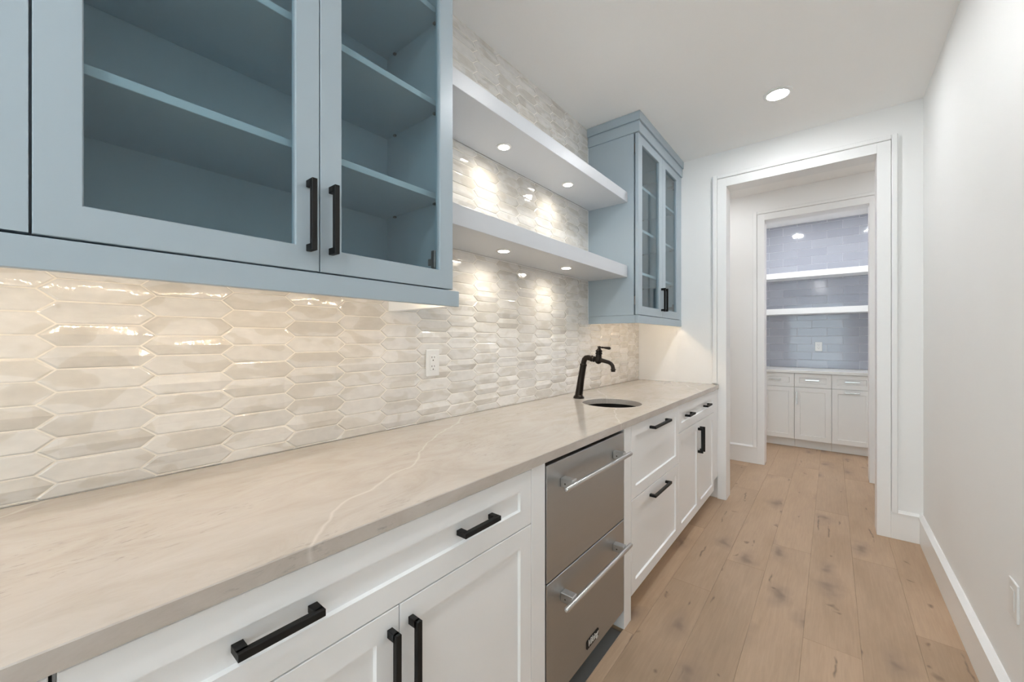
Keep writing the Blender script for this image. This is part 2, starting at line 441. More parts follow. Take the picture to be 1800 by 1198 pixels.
# ------------------------------------------------------------------ room shell
fl = MB().box(-2.6, 2.2, BACK_Y - 0.2, PAN_BACK + 0.2, -0.09, -0.016).build('floor', 'subfloor', kind='structure')
fl['label'] = 'wide knotty oak plank floor running down the galley'
W, SX = 0.1895, -0.664
def plank(x0, x1, y0, y1):
    g, e = 0.0002, 0.0007
    x0 += g; x1 -= g; y0 += g; y1 -= g
    v = [(x0, y0, -.016), (x1, y0, -.016), (x1, y1, -.016), (x0, y1, -.016),
         (x0, y0, -e), (x1, y0, -e), (x1, y1, -e), (x0, y1, -e),
         (x0 + e, y0 + e, 0), (x1 - e, y0 + e, 0), (x1 - e, y1 - e, 0), (x0 + e, y1 - e, 0)]
    f = [[3, 2, 1, 0]] + [[4 * k + i, 4 * k + (i + 1) % 4, 4 * k + 4 + (i + 1) % 4, 4 * k + 4 + i] for k in range(2) for i in range(4)] + [[8, 9, 10, 11]]
    MB().poly(v, f).build('plank', 'oak', fl)
BUTTS = {-1: [0.9, 2.9, 4.6], 0: [0.35, 2.19, 3.9, 5.5], 1: [0.7, 2.57, 4.45], 2: [1.15, 2.95, 4.9], 3: [0.2, 2.10, 3.75, 5.3],
         4: [1.35, 3.05, 4.75], 5: [0.6, 2.42, 4.1, 5.6], 6: [1.4, 3.3], 7: [4.4], -2: [4.1]}
for k in range(-7, 9):
    xa, xb = SX + k * W, SX + (k + 1) * W
    if k == -1:
        for ya, yb, xs in ((BACK_Y, 0.9, None), (0.9, 1.047, None), (1.047, 1.662, -0.713), (1.662, 2.9, None), (2.9, 4.6, None), (4.6, PAN_BACK, None)):
            plank(xs if xs else xa, xb, ya, yb)
        continue
    lo, hi = (BACK_Y, PAN_BACK) if 0 <= k <= 5 else (HALL_Y - .1, PAN_BACK)
    if not -2 <= k <= 7: lo, hi = HALL_Y, PAN_Y
    ys = [lo] + [y for y in BUTTS.get(k, [4.2 + 0.07 * k]) if lo + .05 < y < hi - .05] + [hi]
    for ya, yb in zip(ys, ys[1:]): plank(xa, xb, ya, yb)

MB().box(-2.7, 2.3, BACK_Y - 0.2, PAN_BACK + 0.2, ZC, ZC + 0.1).build('ceiling', 'ceiling', kind='structure', label='plain off-white ceiling over the galley')
wl = MB().box(XL - 0.12, XL - 0.010, BACK_Y, YE, -0.016, ZC).build('wall_left', 'wall', kind='structure', label='left wall faced with pearly picket tiles')
MB().box(XR, XR + 0.12, BACK_Y, HALL_Y, -0.016, ZC).build('wall_right', 'wall', kind='structure', label='plain white wall on the right')
def wall_with_hole(name, y0, y1, X0, X1, x0, x1, z0, z1, label):
    mb = MB(); mb.box(X0, x0, y0, y1, -.016, ZC); mb.box(x1, X1, y0, y1, -.016, ZC); mb.box(x0, x1, y0, y1, z1, ZC)
    if z0 > 0: mb.box(x0, x1, y0, y1, -.016, z0)
    return mb.build(name, 'wall', kind='structure', label=label)
OP1 = (-0.650, 0.230); OP2 = (-0.530, 0.262)
wall_with_hole('wall_end', YE, HALL_Y - 0.018, XL - .01, XR, OP1[0] - .018, OP1[1] + .018, 0, HEAD + .018, 'white end wall with a wide cased opening')
MB().box(-2.3, XL - .01, YE, HALL_Y - .018, -.016, ZC).build('wall_hall_front', 'wall', kind='structure')
MB().box(XR + .12, 1.9, YE, HALL_Y - .018, -.016, ZC).build('wall_hall_side', 'wall', kind='structure')
wall_with_hole('wall_pantry', PAN_Y, PAN_IN - .018, -2.3, 1.9, OP2[0] - .018, OP2[1] + .018, 0, HEAD + .018, 'white wall with the cased pantry opening')
MB().box(-2.42, -2.3, YE, PAN_IN, -.016, ZC).build('wall_hall_left', 'wall', kind='structure')
MB().box(1.9, 2.02, YE, PAN_IN, -.016, ZC).build('wall_hall_right', 'wall', kind='structure')
MB().box(-1.12, -1.0, PAN_IN, PAN_BACK + .1, -.016, ZC).build('wall_pantry_left', 'wall', kind='structure')
MB().box(0.88, 1.0, PAN_IN, PAN_BACK + .1, -.016, ZC).build('wall_pantry_right', 'wall', kind='structure')
wp = MB().box(-1.0, 0.88, PAN_BACK + .008, PAN_BACK + .1, -.016, ZC).build('wall_pantry_back', 'wall', kind='structure', label='pantry back wall of grey-blue subway tiles')
wall_with_hole('wall_back', BACK_Y - .12, BACK_Y, XL - .12, XR + .12, WIN[0], WIN[1], WIN[2], WIN[3], 'rear wall with the window')
wn = thing('window_1', ((WIN[0] + WIN[1]) / 2, BACK_Y - .06, WIN[2]), kind='structure')
mb = MB()
for x in (WIN[0], (WIN[0] + WIN[1]) / 2 - .02, WIN[1] - .04): mb.box(x, x + .04, BACK_Y - .09, BACK_Y - .03, WIN[2], WIN[3])
for z in (WIN[2], WIN[3] - .04): mb.box(WIN[0] + .04, WIN[1] - .04, BACK_Y - .089, BACK_Y - .031, z, z + .04)
mb.build('window_frame', 'trim', wn)
xm = (WIN[0] + WIN[1]) / 2
for a, b_ in ((WIN[0] + .04, xm - .02), (xm + .02, WIN[1] - .04)):
    MB().box(a, b_, BACK_Y - .063, BACK_Y - .058, WIN[2] + .04, WIN[3] - .04).build('pane', 'glass', wn)

# casings: flat board, raised outer moulding, jamb lining
def casing(name, op, yfront, yback, gl, gr, ol, orr, label, floor_mould=True):
    t = thing(name, ((op[0] + op[1]) / 2, yfront, 0), kind='structure', label=label)
    B_ = 0.018; x0, x1 = op; gtop = HEAD + (gr - x1)
    otop = gtop + 0.032
    for side in ('front', 'back'):
        if side == 'front': ya, yb, yo = yfront - B_, yfront, yfront - 0.026
        else: ya, yb, yo = yback, yback + B_, yback + 0.026
        mb = MB()
        mb.box(gl, x0, ya, yb, 0, gtop, 0.001); mb.build('casing_board', 'trim', t)
        MB().box(x1, gr, ya, yb, 0, gtop, 0.001).build('casing_board', 'trim', t)
        MB().box(x0, x1, ya, yb, HEAD, gtop, 0.001).build('head_casing', 'trim', t)
        z0 = 0.165
        y0_, y1_ = sorted((yo, yb if side == 'front' else ya))
        g = 0.0022
        if side == 'front' and not floor_mould: zl = 0.92
        else: zl = z0
        MB().box(ol, gl - g, y0_, y1_, zl, otop, 0.004).build('back_band', 'trim', t)
        MB().box(gr + g, orr, y0_, y1_, z0, otop, 0.004).build('back_band', 'trim', t)
        MB().box(gl - g, gr + g, y0_, y1_, gtop + g, otop, 0.004).build('back_band', 'trim', t)
    MB().box(x0 - .018, x0, yfront, yback, 0, HEAD + .018).build('jamb', 'trim', t)
    MB().box(x1, x1 + .018, yfront, yback, 0, HEAD + .018).build('jamb', 'trim', t)
    MB().box(x0, x1, yfront, yback, HEAD, HEAD + .018).build('head_jamb', 'trim', t)
    return t
casing('trim_1', OP1, YE, HALL_Y - .018, -0.7135, 0.2975, -0.749, 0.329, 'white moulded casing around the near opening', False)
casing('trim_2', OP2, PAN_Y, PAN_IN - .018, -0.594, 0.326, -0.632, 0.364, 'white moulded casing around the pantry opening')
# plinth end of the near casing reaching the cabinets
def baseboard(name, x0, x1, y0, y1, nrm, label, cap0=0.0):
    """board along a wall; nrm is the direction it faces"""
    h, hc, tk = 0.1625, 0.182, 0.018
    t = thing(name, ((x0 + x1) / 2, (y0 + y1) / 2, 0), kind='structure', label=label)
    if nrm == '-x':
        MB().box(x0 - tk, x0, y0, y1, 0, h, 0.001).build('board', 'trim', t)
        MB().prism([(x0, h), (x0 - .024, h + .001), (x0 - .024, h + .006), (x0 - .006, hc), (x0, hc)], 'y', y0, y1).build('cap_moulding', 'trim', t)
    else:
        MB().box(x0, x1, y0 - tk, y0, 0, h, 0.001).build('board', 'trim', t)
        MB().prism([(y0, h), (y0 - .024, h + .001), (y0 - .024, h + .006), (y0 - .006, hc), (y0, hc)], 'x', x0, x1).build('cap_moulding', 'trim', t)
baseboard('baseboard_right', XR, XR, BACK_Y, YE, '-x', 'tall white baseboard along the right wall')
baseboard('baseboard_end', 0.2977, XR - .018, YE, YE, '-y', 'short white baseboard right of the opening')
baseboard('baseboard_hall_left', -2.3, -0.5945, PAN_Y, PAN_Y, '-y', 'white baseboard beside the pantry opening')
baseboard('baseboard_hall_right', 0.3265, 1.9, PAN_Y, PAN_Y, '-y', 'white baseboard right of the pantry opening')

# ------------------------------------------------------------------ picket tile backsplash
TL, TH_, TT = 0.2003, 0.0516, 0.0295
PITCH = TL - TT
def clip(poly, a, lim, keep_less):
    out = []
    for i, p in enumerate(poly):
        q = poly[(i + 1) % len(poly)]
        ip = (p[a] <= lim) if keep_less else (p[a] >= lim)
        iq = (q[a] <= lim) if keep_less else (q[a] >= lim)
        if ip: out.append(p)
        if ip != iq:
            t = (lim - p[a]) / (q[a] - p[a]); out.append((p[0] + t * (q[0] - p[0]), p[1] + t * (q[1] - p[1])))
    return out
def hexagon(g=0.0):
    l, h, t = TL / 2 - g * 1.5, TH_ / 2 - g, TT - g * .4
    return [(-l, 0), (-(l - t), -h), (l - t, -h), (l, 0), (l - t, h), (-(l - t), h)]
GAP = 0.0013
def tile_geom(var, poly=None):
    """verts (x out of wall, y, z) and faces about the tile centre"""
    if poly is None:
        o, i_ = hexagon(GAP), hexagon(GAP + 0.0030)
    else:
        cy = sum(p[0] for p in poly) / len(poly); cz = sum(p[1] for p in poly) / len(poly)
        o = [(cy + (p[0] - cy) * .985, cz + (p[1] - cz) * .96) for p in poly]
        i_ = [(cy + (p[0] - cy) * .95, cz + (p[1] - cz) * .86) for p in poly]
    n = len(o)
    edge = -0.0016 if var != 'flat' else -0.0011
    v = [(-0.009, *p) for p in o] + [(edge, *p) for p in o]
    tx, ty = random.uniform(-.012, .012), random.uniform(-.02, .02)
    v += [(0.0 + tx * p[0] + ty * p[1], *p) for p in i_]
    f = [[k, (k + 1) % n, n + (k + 1) % n, n + k] for k in range(n)] + [[n + k, n + (k + 1) % n, 2 * n + (k + 1) % n, 2 * n + k] for k in range(n)]
    if poly is None and var != 'flat':
        hx = {'ridge': 0.0042, 'dish': -0.0014, 'low': 0.0020}[var]
        zr = {'ridge': 0.002, 'dish': 0.0, 'low': -0.004}[var]
        q = TL / 2 - TT - .004
        v += [(hx, -q, zr), (hx, q, zr)]
        A, B_ = 3 * n, 3 * n + 1
        r = 2 * n
        f += [[r + 1, r + 2, B_, A], [r + 4, r + 5, A, B_], [r + 0, r + 1, A], [r + 5, r + 0, A], [r + 2, r + 3, B_], [r + 3, r + 4, B_]]
    else:
        f += [list(range(2 * n, 3 * n))]
    return v, f
def make_mesh(name, v, f, mat):
    bm = bmesh.new(); vs = [bm.verts.new(p) for p in v]
    for q in f: bm.faces.new([vs[i] for i in q])
    bmesh.ops.recalc_face_normals(bm, faces=bm.faces)
    me = bpy.data.meshes.new(name); bm.to_mesh(me); bm.free(); me.materials.append(M[mat]); return me
VARS = {k: [make_mesh('tile', *tile_geom(k), 'pearl') for _ in range(nv)] for k, nv in (('flat', 5), ('ridge', 3), ('dish', 3), ('low', 3))}
def pix(x, y, z):
    d = -math.sin(YAW) * x + math.cos(YAW) * y; r = math.cos(YAW) * x + math.sin(YAW) * y
    return (900 + F_PX * r / d, V0 - F_PX * (z - CAM_H) / d) if d > .1 else (-9999, 0)
YCAB, YRC = 0.925, 2.5635          # sides of the two wall cabinets
regions = [(-0.30, YE, 0.916, 1.43), (YCAB, YRC - .004, 1.43, ZC - .002)]
cands = []
for k in range(-3, 21):
    yc = 0.122 + PITCH * k
    for j in range(-6, 32):
        zc = 1.177 + TH_ * (j + (0.5 if k % 2 else 0))
        for ri, (ya, yb, za, zb) in enumerate(regions):
            if ri == 0: zb2 = zb if not (YCAB < yc < YRC) else 1.43
            hx = [(p[0] + yc, p[1] + zc) for p in hexagon()]
            cp = clip(clip(clip(clip(hx, 0, ya, False), 0, yb, True), 1, za, False), 1, zb, True)
            if ri == 1 and zc < 1.43 and min(p[1] for p in hx) < 1.43: 
                if cp and yc > YCAB + .1 and yc < YRC - .1: continue
            if len(cp) < 3: continue
            if ri == 0 and max(p[1] for p in hx) > 1.43 and YCAB + .1 < yc < YRC - .1: cp = hx if zc < 1.43 else []
            if ri == 1 and min(p[1] for p in hx) < 1.43 and YCAB + .1 < yc < YRC - .1: cp = hx if zc >= 1.43 else []
            if len(cp) < 3: continue
            area = abs(sum(p[0] * q[1] - q[0] * p[1] for p, q in zip(cp, cp[1:] + cp[:1]))) / 2
            if area < 0.00025: continue
            full = area > 0.985 * (TL - TT) * TH_
            u, v = pix(XL, yc, zc); d = -math.sin(YAW) * XL + math.cos(YAW) * yc
            seen = -60 < u < 1260 and 20 < v < 930
            for sz0, sz1 in ((1.691, 1.77), (2.195, 2.256)):      # hidden by the shelf boards
                if YCAB < yc < YRC and zc > CAM_H and ((zc > sz1 and zc < sz1 + .0) or (sz0 < zc < sz1)): seen = False
            if ri == 1 and u < 797: seen = False
            if 2.2 < zc < 2.42 and yc > YCAB: d *= 1.6
            score = area / d / d if seen else 0
            cands.append((score, yc, zc, None if full else [(p[0] - yc, p[1] - zc) for p in cp]))
cands.sort(key=lambda t: -t[0])
gb = MB()
gb.box(XL - .010, XL - .0019, -0.30, YE, 0.9142, 1.43); gb.box(XL - .010, XL - .0019, YCAB, YRC - .004, 1.43, ZC - .001)
gb.build('grout_bed', 'grout', wl)
rest = MB()
for i, (score, yc, zc, poly) in enumerate(cands):
    var = random.choices(['flat', 'ridge', 'dish', 'low'], [0.50, 0.24, 0.10, 0.16])[0]
    if i < 298 and score > 0:
        me = make_mesh('tile', *tile_geom('flat', poly), 'pearl') if poly else random.choice(VARS[var])
        link(bpy.data.objects.new('tile', me), (XL, yc, zc), wl)
    else:
        v, f = tile_geom(var if not poly else 'flat', poly)
        rest.poly([(p[0] + XL, p[1] + yc, p[2] + zc) for p in v], f)
rest.build('tile_field', 'pearl', wl, kind='stuff')
mb = MB()                                                       # white caulk lines where tile meets shelves and cabinet
mb.box(XL - .009, XL + .0015, YRC - .0045, YRC - .0005, 1.77, 2.195)
mb.box(XL - .009, XL + .0015, YRC - .0045, YRC - .0005, 1.383, 1.691)
mb.box(XL - .009, XL + .0015, YRC - .0045, YRC - .0005, 2.256, ZC)
mb.box(XL - .009, XL + .0015, YCAB + .01, YRC - .005, 1.687, 1.691)
mb.box(XL - .009, XL + .0015, YCAB + .01, YRC - .005, 2.191, 2.195)
mb.build('caulk_line', 'trim', wl)

# ------------------------------------------------------------------ base cabinets
FX = Face('+x', XF)
BZ, TZ, SPLIT = 0.106, 0.8785, 0.7125
def carcass(t, y0, y1, gables=(), mat='white'):
    """box behind the fronts, recessed toe kick"""
    MB().box(XL + .002, XF - .024, y0, y1, BZ - .004, 0.8825).build('body', mat, t)
    MB().box(XF - .095, XF - .080, y0, y1, 0.0, BZ - .004).build('toe_kick', mat, t)
def mid(y0, y1): return ((XL + XF) / 2, (y0 + y1) / 2, 0)

# near unit: wide drawer over two doors
t = thing('base_cabinet', mid(.024, 1.046), 'white shaker base cabinet nearest the viewer, wide two-pull drawer over two doors', 'cabinet')
MB().box(XL + .002, XF - .024, .0245, .985, BZ - .004, .8825).build('body', 'white', t)
MB().box(XF - .095, XF - .080, .0245, .985, 0, BZ - .004).build('toe_kick', 'white', t)
MB().box(XL + .002, XF, .9735, 1.0465, 0, .8825, .001).build('end_panel', 'white', t)
dr = shaker(FX, .0275, .9715, SPLIT + .0028, TZ, w=.053).build('drawer_front', 'white', t)
for c_ in (.268, .737): pull(FX, c_, .797, .131, False, dr, off=-.008)
for a, b_, pc in ((.0275, .5003, .4775), (.5027, .9715, .5295)):
    d = shaker(FX, a, b_, BZ, SPLIT, w=.053).build('door', 'white', t)
    pull(FX, pc, .591, .170, True, d)

# unit further left, only a sliver shows in the corner
t = thing('base_cabinet', mid(-.60, .021), 'white base cabinet front in the bottom left corner, left of the dark gap', 'cabinet')
carcass(t, -.60, .018)
dr = shaker(FX, -.597, .0205, SPLIT + .0028, TZ).build('drawer_front', 'white', t); pull(FX, -.29, .797, .131, False, dr, off=-.008)
d = shaker(FX, -.597, .0205, BZ, SPLIT).build('door', 'white', t); pull(FX, -.03, .591, .170, True, d)
MB().box(XF - .03, XF - .0245, .0182, .0243, BZ, .8825).build('gap_shade_strip', 'dark', t)  # near-black strip standing in for the shade inside the open gap

# drawer base beyond the fridge
t = thing('base_cabinet', mid(1.662, 2.460), 'white drawer base with two deep shaker drawers right of the steel fridge', 'cabinet')
MB().box(XL + .002, XF, 1.6625, 1.7385, 0, .8825, .001).build('end_panel', 'white', t)
MB().box(XL + .002, XF - .024, 1.7385, 2.4595, BZ - .004, .72).build('body', 'white', t)
MB().box(XF - .095, XF - .080, 1.7385, 2.4595, 0, BZ - .004).build('toe_kick', 'white', t)
d1 = shaker(FX, 1.7410, 2.4585, .5395, TZ, w=.053).build('drawer_front', 'white', t)
pull(FX, 2.100, .835, .256, False, d1)
d2 = shaker(FX, 1.7410, 2.4585, BZ, .5365, w=.053).build('drawer_front', 'white', t)
pull(FX, 2.100, .495, .256, False, d2)

# door base at the far end
t = thing('base_cabinet', mid(2.460, 3.49), 'white door base at the far end, small two-pull drawer over paired doors', 'cabinet')
MB().box(XL + .002, XF - .024, 2.4605, 3.40, BZ - .004, .8825).build('body', 'white', t)
MB().box(XF - .095, XF - .080, 2.4605, 3.50, 0, BZ - .004).build('toe_kick', 'white', t)
MB().box(XF - .024, XF - .002, 3.375, 3.500, .182, .8825, .001).build('filler_strip', 'white', t)
d1 = shaker(FX, 2.4615, 3.3725, SPLIT + .0028, TZ, w=.053).build('drawer_front', 'white', t)
for c_ in (2.680, 3.135): pull(FX, c_, .797, .131, False, d1, off=-.008)
for a, b_, pc in ((2.4615, 2.919, 2.896), (2.9215, 3.3725, 2.948)):
    d = shaker(FX, a, b_, BZ, SPLIT, w=.053).build('door', 'white', t)
    pull(FX, pc, .589, .170, True, d)

# ------------------------------------------------------------------ drawer refrigerator
FY0, FY1 = 1.0525, 1.6555
t = thing('drawer_refrigerator', mid(FY0, FY1), 'stainless steel two-drawer undercounter refrigerator with tubular handles', 'refrigerator')
MB().box(XL + .004, XF - .045, FY0 - .002, FY1 + .002, .088, .868).build('body', 'dark', t)
MB().box(XF - .14, XF - .12, FY0 - .003, FY1 + .003, -.014, .086).build('toe_grille', 'subfloor', t)
for z0, z1, hz in ((.4905, .8675, .794), (.089, .4865, .411)):
    d = MB().box(XF - .040, XF + .002, FY0, FY1, z0, z1, .002).build('drawer_front', 'steel', t)
    hb = MB()
    hb.tube([(XF + .052, y, hz) for y in (1.0865, 1.0880, 1.0920, 1.6075, 1.6115, 1.6130)], [.004, .0075, .0088, .0088, .0075, .004], 20)
    h = hb.build('handle', 'steel_bar', d)
    for ya in (1.134, 1.540):
        MB().box(XF + .002, XF + .048, ya, ya + .030, hz - .0155, hz + .0155, .002).build('handle_post', 'steel_bar', d)
        MB().lathe((XF + .020, ya - .0005, hz - .002), (0, 1, 0), [(0, .003), (.001, .003)], 10).build('set_screw', 'slot', d)
badge_parent = d
def text_mesh(name, body, size, mat, parent, loc, rot, depth, shear=0.0, bold=0.0, label=None):
    cu = bpy.data.curves.new(name, 'FONT'); cu.body = body; cu.size = size; cu.extrude = depth; cu.shear = shear; cu.offset = bold
    cu.align_x = 'CENTER'; cu.align_y = 'CENTER'
    to = bpy.data.objects.new(name, cu); COL.objects.link(to)
    dg = bpy.context.evaluated_depsgraph_get(); dg.update()
    me = bpy.data.meshes.new_from_object(to.evaluated_get(dg))
    bpy.data.objects.remove(to); bpy.data.curves.remove(cu)
    me.materials.clear(); me.materials.append(M[mat])
    mat_ = Matrix.Rotation(R(rot[2]), 4, 'Z') @ Matrix.Rotation(R(rot[0]), 4, 'X')
    me.transform(mat_)
    o = bpy.data.objects.new(name, me)
    return link(o, loc, parent, label=label)
bp_ = MB().prism([(1.313, .128), (1.318, .122), (1.404, .123), (1.411, .129), (1.411, .152), (1.404, .157), (1.318, .156), (1.313, .150)], 'x', XF + .002, XF + .0042, .0006)
bp_ = bp_.build('badge', 'black', badge_parent, label='small black maker badge with script lettering')
text_mesh('badge_lettering', 'Viking', .034, 'plastic', badge_parent, (XF + .0047, 1.361, .1405), (90, 0, 90), .0006, .35, .0004)

# ------------------------------------------------------------------ worktop with sink cut-out
CX0, CX1, CZ0, CZ1 = XL - .001, -0.700, 0.8835, 0.914
SKX, SKY, SKR = -0.972, 2.108, 0.163
def slab_with_hole(outer, hole_c, hole_r, z0, z1, n=64):
    bm = bmesh.new()
    def ring(pts, z): return [bm.verts.new((*p, z)) for p in pts]
    hp = [(hole_c[0] + hole_r * math.cos(2 * math.pi * i / n), hole_c[1] + hole_r * math.sin(2 * math.pi * i / n)) for i in range(n)]
    e = .0018
    cx_ = sum(p[0] for p in outer) / len(outer); cy_ = sum(p[1] for p in outer) / len(outer)
    ins = [(p[0] + math.copysign(e, cx_ - p[0]), p[1] + math.copysign(e, cy_ - p[1])) for p in outer]
    hb = [(hole_c[0] + (hole_r + e) * math.cos(2 * math.pi * i / n), hole_c[1] + (hole_r + e) * math.sin(2 * math.pi * i / n)) for i in range(n)]
    ot, om, ob = ring(ins, z1), ring(outer, z1 - e), ring(outer, z0)
    ht, hm, hbt = ring(hb, z1), ring(hp, z1 - e), ring(hp, z0)
    def edges(r): return [bm.edges.new((r[i], r[(i + 1) % len(r)])) for i in range(len(r))]
    for a, b_ in ((ot, ht), (ob, hbt)):
        ed = edges(a) + edges(b_)
        bmesh.ops.triangle_fill(bm, use_beauty=True, use_dissolve=False, edges=ed)
    for a, b_ in ((ot, om), (om, ob), (ht, hm), (hm, hbt)):
        for i in range(len(a)):
            j = (i + 1) % len(a); bm.faces.new((a[i], a[j], b_[j], b_[i]))
    bmesh.ops.recalc_face_normals(bm, faces=bm.faces)
    m_ = MB(); m_._add(bm); return m_
mb = slab_with_hole([(CX0, -.62), (CX1, -.62), (CX1, YE - .027), (-.7525, YE - .027), (-.7525, YE - .0005), (CX0, YE - .0005)], (SKX, SKY), SKR, CZ0, CZ1)
mb.build('countertop', 'stone', None, label='long pale quartzite countertop with fine streaks and a round sink hole', cat='countertop')

# round undermount sink
t = thing('bar_sink', (SKX, SKY, .70), 'round dark undermount bar sink below the counter cut-out', 'sink')
def bowl(prof, n=48):
    bm = bmesh.new(); rings = []
    for r, z in prof: rings.append([bm.verts.new((SKX + r * math.cos(2 * math.pi * k / n), SKY + r * math.sin(2 * math.pi * k / n), z)) for k in range(n)])
    for a, b_ in zip(rings, rings[1:]):
        for k in range(n): bm.faces.new((a[k], a[(k + 1) % n], b_[(k + 1) % n], b_[k]))
    bm.faces.new(rings[0]); bm.faces.new(rings[-1])
    bmesh.ops.recalc_face_normals(bm, faces=bm.faces); m_ = MB(); m_._add(bm); return m_
bowl([(.03, .722), (.13, .727), (.165, .745), (.172, .77), (.174, .8815), (.186, .8825), (.186, .8795), (.178, .8785), (.176, .77), (.169, .742), (.132, .722), (.03, .718)]).build('bowl', 'sink', t, smooth=True)
MB().lathe((SKX, SKY, .7225), (0, 0, 1), [(0, .028), (.002, .028), (.003, .02)], 24).build('drain', 'bronze', t)

# ------------------------------------------------------------------ bridge-style bar faucet
t = thing('bar_faucet', (-1.2055, 2.147, .914), 'dark bronze bar faucet with lever handle beside the round sink', 'faucet')
FYc = 2.147
MB().lathe((-1.2055, FYc, .914), (0.06, 0, 1), [(0, .033), (.004, .034), (.012, .031), (.017, .026), (.022, .0235), (.026, .0245), (.029, .022)]).build('base', 'bronze', t, smooth=True)
MB().tube([(-1.2035, FYc, .940), (-1.1995, FYc, .965), (-1.1895, FYc, 1.03), (-1.1795, FYc, 1.085), (-1.1735, FYc, 1.115)], [.0235, .0225, .0205, .0195, .0195], 24).build('column', 'bronze', t, smooth=True)
MB().lathe((-1.1740, FYc, 1.112), (.12, 0, 1), [(0, .0200), (.004, .0215), (.010, .0215), (.014, .019)]).build('collar', 'bronze', t, smooth=True)
MB().tube([(-1.1725, FYc, 1.120), (-1.1705, FYc, 1.137), (-1.1650, FYc, 1.152), (-1.1545, FYc, 1.162), (-1.1400, FYc, 1.1635), (-1.1230, FYc, 1.160), (-1.107, FYc, 1.1565)], [.0165] * 7, 24).build('elbow', 'bronze', t, smooth=True)
MB().lathe((-1.1215, FYc, 1.1600), (1, 0, -.2), [(0, .0165), (.003, .0195), (.008, .0195), (.012, .016), (.016, .0155), (.019, .0185), (.024, .018), (.030, .012)]).build('union_nut', 'bronze', t, smooth=True)
MB().lathe((-1.0745, FYc, 1.1270), (.06, 0, 1), [(0, .004), (.004, .012), (.012, .0195), (.022, .0225), (.033, .0205), (.042, .0175), (.058, .0170), (.061, .0205), (.066, .0205), (.068, .0175), (.074, .0175), (.076, .0200), (.081, .0195), (.086, .014), (.094, .0085), (.104, .0062)]).build('valve_body', 'bronze', t, smooth=True)
MB().tube([(-1.0600, FYc, 1.151), (-1.0450, FYc, 1.1485), (-1.0250, FYc, 1.1440), (-1.0060, FYc, 1.1390), (-.9930, FYc, 1.1320), (-.9845, FYc, 1.1210), (-.9815, FYc, 1.1080), (-.9805, FYc, 1.100)], [.0135, .0118, .0112, .0110, .0110, .0112, .0115, .0118], 20).build('spout', 'bronze', t, smooth=True)
MB().lathe((-.9805, FYc, 1.1035), (0, 0, -1), [(0, .0125), (.003, .0150), (.007, .0150), (.009, .0125), (.017, .0118)]).build('aerator', 'bronze', t, smooth=True)
MB().lathe((-1.0785, FYc, 1.2285), (1, 0, -.09), [(0, .003), (.002, .0055), (.006, .0045), (.010, .007), (.016, .007), (.020, .0045), (.026, .0045), (.029, .0065), (.033, .005), (.045, .0058), (.060, .0078), (.072, .0088), (.079, .0075), (.083, .003)], 18).build('lever', 'bronze', t, smooth=True)

# ------------------------------------------------------------------ glass-fronted wall cabinets
FU = Face('+x', XU)
DZ0, DZ1, RZ = 1.4395, 2.642, 1.383
def wall_cabinet(t, y0, y1, doors, stile, shelves, led, pulls, sides):
    th = .018; xb = XU - .031; z0 = DZ0 - .002
    xw = XL - .010 if y0 < 1 else XL - .003
    # box panels
    MB().box(XL - .009, xb, y0, y0 + th, z0, DZ1 + .03).build('side_panel', 'blue', t)
    MB().box(XL - .009, xb, y1 - th, y1, z0, DZ1 + .03).build('side_panel', 'blue', t)
    MB().box(XL - .009, XL + .003, y0 + th, y1 - th, z0 + th, DZ1 + .012).build('back_panel', 'blue', t)
    MB().box(XL - .009, xb, y0 + th, y1 - th, z0, z0 + th).build('bottom_panel', 'blue', t)
    MB().box(XL - .009, xb, y0 + th, y1 - th, DZ1 + .012, DZ1 + .03).build('top_panel', 'blue', t)
    for z in shelves:
        s = MB().box(XL + .004, XU - .042, y0 + th + .001, y1 - th - .001, z - .019, z, .001).build('shelf', 'blue', t)
        for yy in (y0 + th + .006, y1 - th - .006):
            for xx in (XL + .06, XU - .075):
                MB().box(xx - .006, xx + .006, yy - .005, yy + .005, z - .026, z - .0192, .001).build('shelf_pin', 'hinge', s)
    for (a, b_), pc, hside in zip(doors, pulls, ('L', 'R')):
        d = glass_frame(FU, a, b_, DZ0, DZ1, stile, .057).build('door', 'blue', t)
        FU_ = MB(); FU.box(FU_, a + stile - .004, b_ - stile + .004, DZ0 + .053, DZ1 - .053, -.016, -.012); FU_.build('glass_pane', 'glass', d)
        pull(FU, pc, 1.571, .172, True, d)
        hy = a + .028 if hside == 'L' else b_ - .040
        for hz in (1.535, 2.55):
            hm = MB(); hm.box(XU - .040, XU - .0215, hy - .022, hy + .012, hz - .030, hz + .030, .002)
            hm.box(XU - .085, XU - .040, hy + (.002 if hside == 'R' else -.022), hy + (.012 if hside == 'R' else -.012), hz - .012, hz + .012, .002)
            hm.build('hinge', 'hinge', d)

# left cabinet
t = thing('glass_wall_cabinet', (XL + .18, .47, RZ), 'large pale blue wall cabinet with two glass doors over the near counter', 'cabinet')
wall_cabinet(t, .002, .9245, [(.0122, .4686), (.4712, .9160)], .0545, [1.762, 2.074, 2.386], True, [.4425, .4980], None)
MB().box(XL - .009, XU - .0005, -.45, .0085, DZ0 + .001, DZ1 + .03).build('filler_panel', 'blue', t)
mb = MB(); mb.box(XU - .020, XU, -.45, .9447, RZ, DZ0 - .0040, .001)
mb.build('light_rail', 'blue', t)
MB().box(XL - .0035, XU - .0205, .914, .9440, RZ, DZ0 - .0025, .001).build('rail_return', 'white', t)
MB().box(XL - .0035, XU - .0205, -.45, .9135, DZ0 - .010, DZ0 - .0025).build('underside', 'white', t)
MB().box(XU - .025, XU + .012, -.45, .945, DZ1 + .003, DZ1 + .074, .001).build('lower_crown', 'blue', t)
